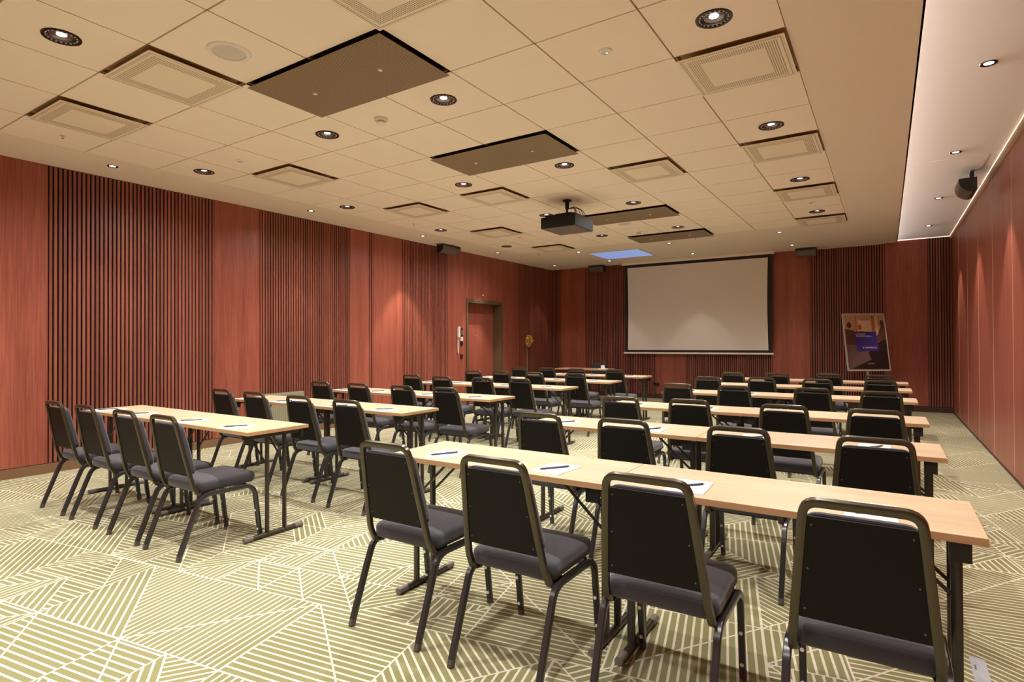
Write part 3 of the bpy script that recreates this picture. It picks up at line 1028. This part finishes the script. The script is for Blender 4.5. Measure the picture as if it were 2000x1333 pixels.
# ================================================================== TABLES
TW, TD = 1.222, 0.478


def make_table(width):
    r = thing('folding_table', '', 'table')
    hw_ = width / 2
    part('tabletop', MB().box(-hw_ + 0.002, hw_ - 0.002, 0.002, TD - 0.002, TABLE_H - 0.024, TABLE_H, 'beech'), r)
    e = MB()
    e.box(-hw_, hw_, 0.0, 0.002, TABLE_H - 0.024, TABLE_H - 0.001, 'beech_edge').box(-hw_, hw_, TD - 0.002, TD, TABLE_H - 0.024, TABLE_H - 0.001, 'beech_edge')
    e.box(-hw_, -hw_ + 0.002, 0.002, TD - 0.002, TABLE_H - 0.024, TABLE_H - 0.001, 'beech_edge').box(hw_ - 0.002, hw_, 0.002, TD - 0.002, TABLE_H - 0.024, TABLE_H - 0.001, 'beech_edge')
    part('edge_band', e, r)
    zt = TABLE_H - 0.024
    for s in (-1, 1):
        lx = s * (hw_ - (0.065 if s > 0 else 0.052))
        part('rail', MB().box(lx - 0.022, lx + 0.022, 0.05, TD - 0.05, zt - 0.028, zt, 'table_metal'), r)
        for q, (ya, yb) in enumerate(((0.026, 0.052), (TD - 0.052, TD - 0.026))):
            part('bracket', MB().box(lx - 0.028, lx + 0.028, ya, yb, zt - 0.066, zt, 'bracket_black'), r)
        for q in (-1, 1):
            yc = TD / 2 - 0.005 + q * 0.068
            part('leg', MB().sweep([(lx, yc, zt - 0.028), (lx, yc, 0.020)], (1, 0, 0), 0.016, 0.011, 'table_metal', 0.45), r)
            # folding brace from leg to underside
            x2 = lx - s * 0.24
            part('brace', MB().sweep([(lx - s * 0.014, yc, zt - 0.215), (lx - s * 0.10, yc, zt - 0.135), (x2, yc, zt - 0.004)], (0, 1, 0), 0.004, 0.006, 'table_metal', 0.2), r)
        foot = part('foot_bar', MB().cyl((lx, 0.055, 0.018), (lx, TD - 0.035, 0.018), 0.0165, mat='table_metal', n=12), r)
        for ya, yb in ((0.020, 0.085), (TD - 0.065, TD - 0.004)):
            part('end_cap', MB().cyl((lx, ya, 0.0185), (lx, yb, 0.0185), 0.0182, mat='bar_worn', n=12), foot)
    return r


tab0 = None
t_pos = []
for ri in range(6):
    x0 = 0.918
    t_pos.append((x0 + TW / 2, RYT[ri], 'beech folding table, aisle half of the %s, %s' % (row_n[ri], BR), 'tables on the smooth wall side'))
    t_pos.append((x0 + TW * 1.5 + 0.001, RYT[ri], 'beech folding table, outer half of the %s, %s' % (row_n[ri], BR), 'tables on the smooth wall side'))
for ri in range(6):
    x1 = LXR[ri]
    t_pos.append((x1 - TW / 2, LYT[ri], 'beech folding table, aisle half of the %s, %s' % (row_n[ri], BL), 'tables on the slatted wall side'))
    t_pos.append((x1 - TW * 1.5 - 0.002, LYT[ri], 'beech folding table, outer half of the %s, %s' % (row_n[ri], BL), 'tables on the slatted wall side'))
t_rot = [0] * 12 + [PI] * 12 + [0]
t_pos.append((-2.38, 9.55, 'beech presenter table standing alone before the screen wall', 'presenter furniture'))
for (x_, y_, lab, grp), rz_ in zip(t_pos, t_rot):
    if rz_:
        y_ += TD
    if tab0 is None:
        tab0 = make_table(TW)
        tab0.location = (x_, y_, 0); tab0['label'] = lab; tab0['group'] = grp
    else:
        dup(tab0, (x_, y_, 0), rz_, lab, grp)

# ================================================================== NOTEPADS AND PENS
def make_pad():
    mb = MB()
    mb.box(-0.075, 0.075, -0.107, 0.107, 0.0, 0.004, 'paper')
    o = link('notepad', mb.mesh('notepad'))
    mk = MB()
    for k in range(5):
        mk.box(-0.022 + k * 0.0075, -0.0165 + k * 0.0075, 0.086, 0.0895, 0.004, 0.0042, 'ink')
    mk.cyl((0.024, 0.088, 0.004), (0.024, 0.088, 0.0042), 0.0038, mat='ink', n=8)
    link('printed_mark', mk.mesh('printed_mark'), o)
    return o


def make_pen():
    r = thing('pen', '', 'pen')
    part('barrel', MB().cyl((-0.072, 0, 0.0045), (0.066, 0, 0.0045), 0.0045, mat='pen_blue', n=8), r)
    part('tip', MB().cyl((-0.086, 0, 0.0045), (-0.072, 0, 0.0045), 0.001, 0.0042, 'pen_blue', 8), r)
    part('push_button', MB().cyl((0.066, 0, 0.0045), (0.080, 0, 0.0045), 0.003, mat='white_plastic', n=8), r)
    return r


pad0 = pen0 = None
pads = []
for ri in range(6):
    for si, dx in enumerate((0.270, 0.912, 1.512, 2.150)):
        pads.append((0.918 + dx, RYT[ri] + 0.145, ri, si, BR))
    for si, dx in enumerate((0.290, 0.900, 1.700, 2.250)):
        pads.append((LXR[ri] - dx, LYT[ri] + 0.125, ri, si, BL))
rj = random.Random(5)
for x_, y_, ri, si, blk_ in pads:
    jx, jy, ja = rj.uniform(-0.02, 0.02), rj.uniform(-0.008, 0.01), math.radians(rj.uniform(-4, 4))
    lab = 'white notepad, %s seat of the %s, %s' % (seat_n[si], row_n[ri], blk_)
    grp = 'notepads on the %s' % blk_
    if pad0 is None:
        pad0 = make_pad(); o = pad0
        o.location = (x_ + jx, y_ + jy, TABLE_H); o.rotation_euler = (0, 0, ja)
        tag(o, lab, 'notepad', grp)
    else:
        o = dup(pad0, (x_ + jx, y_ + jy, TABLE_H), ja, lab, grp)
    lab = 'dark pen at the %s seat of the %s, %s' % (seat_n[si], row_n[ri], blk_)
    grp = 'pens on the %s' % blk_
    pa = math.radians(55 + rj.uniform(-6, 6))
    loc = (x_ + jx, y_ + jy - 0.005, TABLE_H + 0.0042)
    if pen0 is None:
        pen0 = make_pen(); o = pen0
        o.location = loc; o.rotation_euler = (0, 0, pa)
        tag(o, lab, 'pen', grp)
    else:
        dup(pen0, loc, pa, lab, grp)

# presenter table things
t = thing('tent_card', 'folded white tent card standing on the presenter table', 'card', (-1.97, 9.83, TABLE_H), 0.4)
part('leaf', MB().add([(-0.04, -0.03, 0), (0.04, -0.03, 0), (0.04, -0.001, 0.075), (-0.04, -0.001, 0.075)], [(0, 1, 2, 3)], 'paper'), t)
part('leaf', MB().add([(-0.04, 0.03, 0), (0.04, 0.03, 0), (0.04, 0.001, 0.075), (-0.04, 0.001, 0.075)], [(3, 2, 1, 0)], 'paper'), t)
o = link('paper_stack', MB().box(-0.10, 0.10, -0.07, 0.07, 0, 0.012, 'paper').mesh('paper_stack'), None, (-1.90, 9.70, TABLE_H), 0.2)
tag(o, 'small stack of white papers beside the tent card', 'papers')

# ================================================================== WALL FITTINGS
# loudspeakers
def speaker(loc, rz, label, half, up=0.016):
    """cabinet with a quarter-round front that faces down into the room"""
    r = thing('wall_speaker', label, 'speaker', loc, rz, 'black wall loudspeakers')
    P_ = [(-0.175, 0.0), (-0.175, -0.135), (-0.205, -0.150)]
    for k in range(9):
        a_ = math.radians(90 * k / 8)
        P_.append((-0.205 - 0.125 * math.sin(a_), -0.022 - 0.128 * math.cos(a_)))
    P_.append((-0.330, 0.0))
    part('cabinet', MB().prism(P_, -half, half, 'gear_black', 'X'), r)
    P2 = []
    for k in range(9):
        a_ = math.radians(6 + 80 * k / 8)
        P2.append((-0.205 - 0.128 * math.sin(a_), -0.022 - 0.131 * math.cos(a_)))
    P3 = [(y_ + 0.006, z_ + 0.006) for y_, z_ in reversed(P2)]
    part('grille', MB().prism(P2 + P3, -half * 0.95, half * 0.95, 'projector_base', 'X'), r)
    part('ceiling_bracket', MB().box(-0.03, 0.03, -0.215, -0.180, -0.002, up, 'gear_black'), r)
    return r


speaker((XL, 6.86, 3.150), PI / 2, 'black loudspeaker high on the slatted side wall before the door', 0.265)
speaker((-2.70, YF, 3.150), 0, 'black loudspeaker high on the front wall beside the screen, slatted wall side', 0.185)
speaker((1.80, YF, 3.148), 0, 'black loudspeaker high on the front wall beside the screen, poster stand side', 0.185)
speaker((XR, 6.47, 3.080), -PI / 2, 'black loudspeaker high on the striped panel partition', 0.235, 0.127)

# wall telephone
t = thing('wall_phone', 'cream wall telephone handset with hanging cord beside the door', 'telephone', (XL, 7.44, 1.52))
part('handset', MB().prism([(-0.030, -0.10), (0.030, -0.10), (0.036, -0.05), (0.030, 0.0), (0.036, 0.06), (0.030, 0.115), (-0.030, 0.115), (-0.036, 0.06), (-0.030, 0.0), (-0.036, -0.05)], 0.012, 0.050, 'phone_cream', 'X'), t)
part('cradle', MB().box(0.0, 0.012, -0.022, 0.022, -0.07, 0.07, 'phone_cream'), t)
pts = [(0.02, -0.018, -0.09)]
for k in range(1, 24):
    u = k / 24
    pts.append((0.018, -0.018 + 0.036 * (0.5 - 0.5 * math.cos(PI * u)), -0.09 - 0.33 * math.sin(PI * u) ** 0.35))
pts.append((0.02, 0.018, -0.07))
part('cord', MB().sweep(pts, (1, 0, 0), 0.006, 0.006, 'phone_cream', 0.4), t)


def plate(name, yy, zz, hy, hz, m_, lab, cat, extra=None):
    t_ = thing(name, lab, cat, (XL, yy, zz))
    part('plate', MB().box(0, 0.012, -hy, hy, -hz, hz, m_), t_)
    part('rocker', MB().box(0.012, 0.017, -hy * 0.6, hy * 0.6, -hz * 0.6, hz * 0.6, extra or m_), t_)
    return t_


plate('control_panel', 7.566, 1.52, 0.038, 0.085, 'gear_black', 'tall black control panel with small display, topmost beside the door', 'control panel', 'projector_base')
plate('light_switch', 7.566, 1.385, 0.038, 0.040, 'phone_cream', 'pale switch plate between the two black plates beside the door', 'switch')
plate('light_switch', 7.566, 1.30, 0.038, 0.042, 'gear_black', 'black switch plate just below the pale one beside the door', 'switch')
plate('wall_socket', 7.566, 1.03, 0.038, 0.042, 'gear_black', 'black wall socket lowest of the plates beside the door', 'socket')
t = thing('door_sensor', 'tiny pale sensor on the wall above the door', 'sensor', (XL, 8.32, 2.32))
part('housing', MB().cyl((0, 0, 0), (0.02, 0, 0), 0.018, 0.014, 'white_plastic', 14), t)

# brass disc lamp
t = thing('wall_lamp', 'round brass wall lamp with crossing rods beyond the door', 'lamp', (XL, 10.15, 1.335))
part('disc', MB().cyl((0.035, 0, 0), (0.045, 0, 0), 0.145, mat='brass', n=40), t)
part('wall_mount', MB().cyl((0, 0, 0), (0.035, 0, 0), 0.05, mat='brass', n=20), t)
arc = [(0.055, 0.145 * math.cos(math.radians(a_)), 0.145 * math.sin(math.radians(a_))) for a_ in range(-10, 101, 10)]
part('rim_arc', MB().sweep(arc, (1, 0, 0), 0.012, 0.010, 'brass', 0.3), t)
part('rod', MB().cyl((0.06, 0.02, 0.02), (0.06, 0.235, 0.02), 0.006, mat='brass', n=10), t)
part('rod', MB().cyl((0.06, -0.04, -0.045), (0.06, -0.20, -0.045), 0.006, mat='brass', n=10), t)
part('knob', MB().cyl((0.045, -0.07, -0.06), (0.085, -0.07, -0.06), 0.024, 0.020, 'brass', 16), t)
part('knob', MB().cyl((0.045, -0.06, 0.07), (0.085, -0.06, 0.07), 0.022, 0.018, 'brass', 16), t)
part('cord', MB().cyl((0.010, -0.03, -0.10), (0.010, -0.03, -1.22), 0.0035, mat='phone_cream', n=8), t)

# radiator on the slatted wall
t = thing('radiator', 'grey-green ribbed panel radiator low on the slatted side wall', 'radiator', (XL, 3.37, 0))
part('front_plate', MB().box(0.085, 0.095, -0.32, 0.32, 0.14, 0.62, 'radiator'), t)
rb = MB()
for k in range(20):
    yc = -0.30 + k * 0.0316
    rb.prism([(0.095, yc - 0.010), (0.104, yc - 0.005), (0.104, yc + 0.005), (0.095, yc + 0.010)], 0.155, 0.605, 'radiator')
part('ribs', rb, t)
gr = MB()
gr.box(0.012, 0.085, -0.32, 0.32, 0.600, 0.612, 'radiator_dark')
for k in range(24):
    yc = -0.305 + k * 0.0265
    gr.box(0.014, 0.085, yc, yc + 0.010, 0.612, 0.622, 'radiator')
part('top_grille', gr, t)
part('rear_plate', MB().box(0.006, 0.014, -0.32, 0.32, 0.14, 0.62, 'radiator_dark').box(0.014, 0.085, -0.32, -0.312, 0.14, 0.60, 'radiator').box(0.014, 0.085, 0.312, 0.32, 0.14, 0.60, 'radiator'), t)
part('valve', MB().cyl((0.05, 0.32, 0.20), (0.05, 0.36, 0.20), 0.014, mat='chrome', n=12).cyl((0.05, 0.35, 0.20), (0.05, 0.35, 0.0), 0.008, mat='chrome', n=10), t)

# socket with a plugged lead on the front wall
t = thing('wall_socket', 'black socket with a plugged lead low on the front wall under the screen', 'socket', (-1.335, YF, 0.33))
part('plate', MB().box(-0.075, 0.075, -0.012, 0, -0.035, 0.035, 'gear_black'), t)
part('plug', MB().cyl((0.03, -0.012, 0), (0.03, -0.045, 0), 0.02, mat='cable', n=12), t)
part('lead', MB().sweep([(0.03, -0.045, 0), (0.025, -0.06, -0.05), (0.00, -0.055, -0.16), (0.01, -0.05, -0.30), (0.05, -0.06, -0.325)], (1, 0, 0), 0.004, 0.004, 'cable', 0.4), t)

# ================================================================== POSTER STAND
FA = math.radians(33.5)
t = thing('poster_stand', 'flip chart stand carrying a dark poster with a blue square', 'stand', (2.86, 10.36, 0), FA)
TILT = math.radians(9.5)


def tilt(o_):
    o_.rotation_euler = (-TILT, 0, 0)
    o_.location = (0, 0, 0.80)
    return o_


BWd, BHt = 0.365, 1.00
bd = tilt(part('board', MB().box(-BWd, BWd, -0.008, 0.012, 0, BHt, 'stand_grey'), t))
fr = MB()
fr.box(-BWd - 0.010, -BWd + 0.004, -0.018, 0.014, -0.012, BHt + 0.010, 'stand_grey').box(BWd - 0.004, BWd + 0.010, -0.018, 0.014, -0.012, BHt + 0.010, 'stand_grey')
fr.box(-BWd, BWd, -0.030, 0.014, -0.022, 0.004, 'stand_grey').box(-BWd, BWd, -0.022, 0.014, BHt - 0.020, BHt + 0.016, 'stand_grey')
tilt(part('rim', fr, t))
po = MB()
W2 = BWd - 0.006


def quad(x0, x1, z0_, z1_, m_, k):
    yy = -0.0085 - 0.0004 * k
    po.add([(x0, yy, z0_), (x1, yy, z0_), (x1, yy, z1_), (x0, yy, z1_)], [(0, 1, 2, 3)], m_)


def polyq(pts_, m_, k):
    yy = -0.0085 - 0.0004 * k
    po.add([(x_, yy, z_) for x_, z_ in pts_], [tuple(range(len(pts_)))], m_)


def blob(cx_, cz_, rx, rz_, m_, k, n=14):
    polyq([(cx_ + rx * math.cos(2 * PI * i / n), cz_ + rz_ * math.sin(2 * PI * i / n)) for i in range(n)], m_, k)


quad(-W2, W2, 0.008, 0.975, 'poster_mauve', 0)
quad(-W2, W2, 0.62, 0.975, 'poster_tan', 1)
quad(-0.16, -0.135, 0.60, 0.975, 'poster_orange', 2)
quad(0.135, 0.185, 0.60, 0.975, 'poster_orange', 2)
quad(0.20, 0.235, 0.55, 0.975, 'poster_pale', 2)
quad(-0.12, 0.12, 0.66, 0.90, 'poster_pale', 2)
polyq([(-W2, 0.45), (-0.12, 0.45), (-0.15, 0.60), (-0.20, 0.71), (-W2, 0.74)], 'poster_brown', 3)
blob(-0.275, 0.805, 0.040, 0.058, 'poster_brown', 4)
polyq([(-0.16, 0.60), (0.04, 0.60), (0.02, 0.67), (-0.05, 0.70), (-0.13, 0.68)], 'poster_brown', 3)
blob(-0.085, 0.765, 0.036, 0.052, 'poster_orange', 4)
polyq([(0.16, 0.52), (W2, 0.50), (W2, 0.80), (0.31, 0.82), (0.24, 0.68)], 'poster_brown', 3)
blob(0.315, 0.84, 0.038, 0.055, 'poster_brown', 4)
polyq([(-0.10, 0.008), (W2, 0.008), (W2, 0.56), (0.16, 0.46), (0.02, 0.30), (0.06, 0.18), (-0.30, 0.02)], 'poster_dark', 5)
tilt(part('poster', po, t))
sq = MB()
yy = -0.0085 - 0.0004 * 8
sq.add([(-0.175, yy, 0.335), (0.215, yy, 0.335), (0.195, yy, 0.685), (-0.195, yy, 0.685)], [(0, 1, 2, 3)], 'poster_blue')
tilt(part('blue_square', sq, t))
mkk = MB()
for k in range(5):
    mkk.add([(-0.055 + k * 0.017, yy, 0.893), (-0.042 + k * 0.017, yy, 0.893), (-0.042 + k * 0.017, yy, 0.905), (-0.055 + k * 0.017, yy, 0.905)], [(0, 1, 2, 3)], 'poster_brown')
mkk.add([(0.060 + 0.013 * math.cos(a_ * PI / 5), yy, 0.902 + 0.012 * math.sin(a_ * PI / 5)) for a_ in range(10)], [tuple(range(10))], 'poster_dark')
for k in range(6):
    mkk.add([(-0.010 + k * 0.019, yy, 0.100), (0.005 + k * 0.019, yy, 0.100), (0.005 + k * 0.019, yy, 0.118), (-0.010 + k * 0.019, yy, 0.118)], [(0, 1, 2, 3)], 'poster_grey')
tilt(part('small_marks', mkk, t))


def words(body_, x_, z_, size, parent):
    cu = bpy.data.curves.new('lettering', 'FONT')
    cu.body = body_; cu.size = size; cu.extrude = 0.0004; cu.space_character = 1.15
    cu.materials.append(MATS['poster_white'])
    o_ = bpy.data.objects.new('lettering', cu); COL.objects.link(o_)
    # face the -Y side of the tilted board
    COL.objects.unlink(o_)
    bpy.context.view_layer.update()
    me_ = bpy.data.meshes.new_from_object(o_)
    bpy.data.objects.remove(o_)
    o_ = link('lettering', me_, parent)
    mt = Matrix.Translation((0, 0, 0.80)) @ Matrix.Rotation(-TILT, 4, 'X') @ Matrix.Translation((x_, yy - 0.001, z_)) @ Matrix.Rotation(PI / 2, 4, 'X')
    o_.matrix_basis = mt
    return o_


words('LEVENDE,', -0.175, 0.628, 0.037, t)
words('PROFESJONELL', -0.170, 0.592, 0.037, t)
words('& OPPNÅELIG', -0.075, 0.385, 0.037, t)
part('pole', MB().cyl((0, 0.03, 0.04), (0, 0.03, 0.83), 0.022, mat='stand_grey', n=14).cyl((0, 0.03, 0.80), (0, 0.09, 1.30), 0.015, mat='stand_grey', n=12), t)
for k in range(5):
    a_ = 2 * PI * k / 5 + 0.3
    lg = part('foot', MB().sweep([(0.02 * math.cos(a_), 0.03 + 0.02 * math.sin(a_), 0.09), (0.30 * math.cos(a_), 0.03 + 0.30 * math.sin(a_), 0.055)], (0, 0, 1), 0.010, 0.015, 'stand_grey', 0.3), t)
    part('castor', MB().cyl((0.30 * math.cos(a_) - 0.01, 0.03 + 0.30 * math.sin(a_), 0.024), (0.30 * math.cos(a_) + 0.01, 0.03 + 0.30 * math.sin(a_), 0.024), 0.024, mat='gear_black', n=14), lg)

# ================================================================== FLOOR TAPE
tp = MB()
tp.add([(3.392, 1.352, 0.002), (3.444, 1.338, 0.002), (3.440, 0.20, 0.002), (3.385, 0.20, 0.002), (3.392, 1.352, 0.0), (3.444, 1.338, 0.0), (3.440, 0.20, 0.0), (3.385, 0.20, 0.0)],
       [(3, 2, 1, 0), (0, 1, 5, 4), (1, 2, 6, 5), (2, 3, 7, 6), (3, 0, 4, 7)], 'tape_grey')
tp.box(3.402, 3.407, 1.23, 1.27, 0.002, 0.0024, 'ink')
o = link('floor_tape', tp.mesh('floor_tape'))
tag(o, 'strip of blue-grey tape on the carpet beside the nearest table end', 'tape')
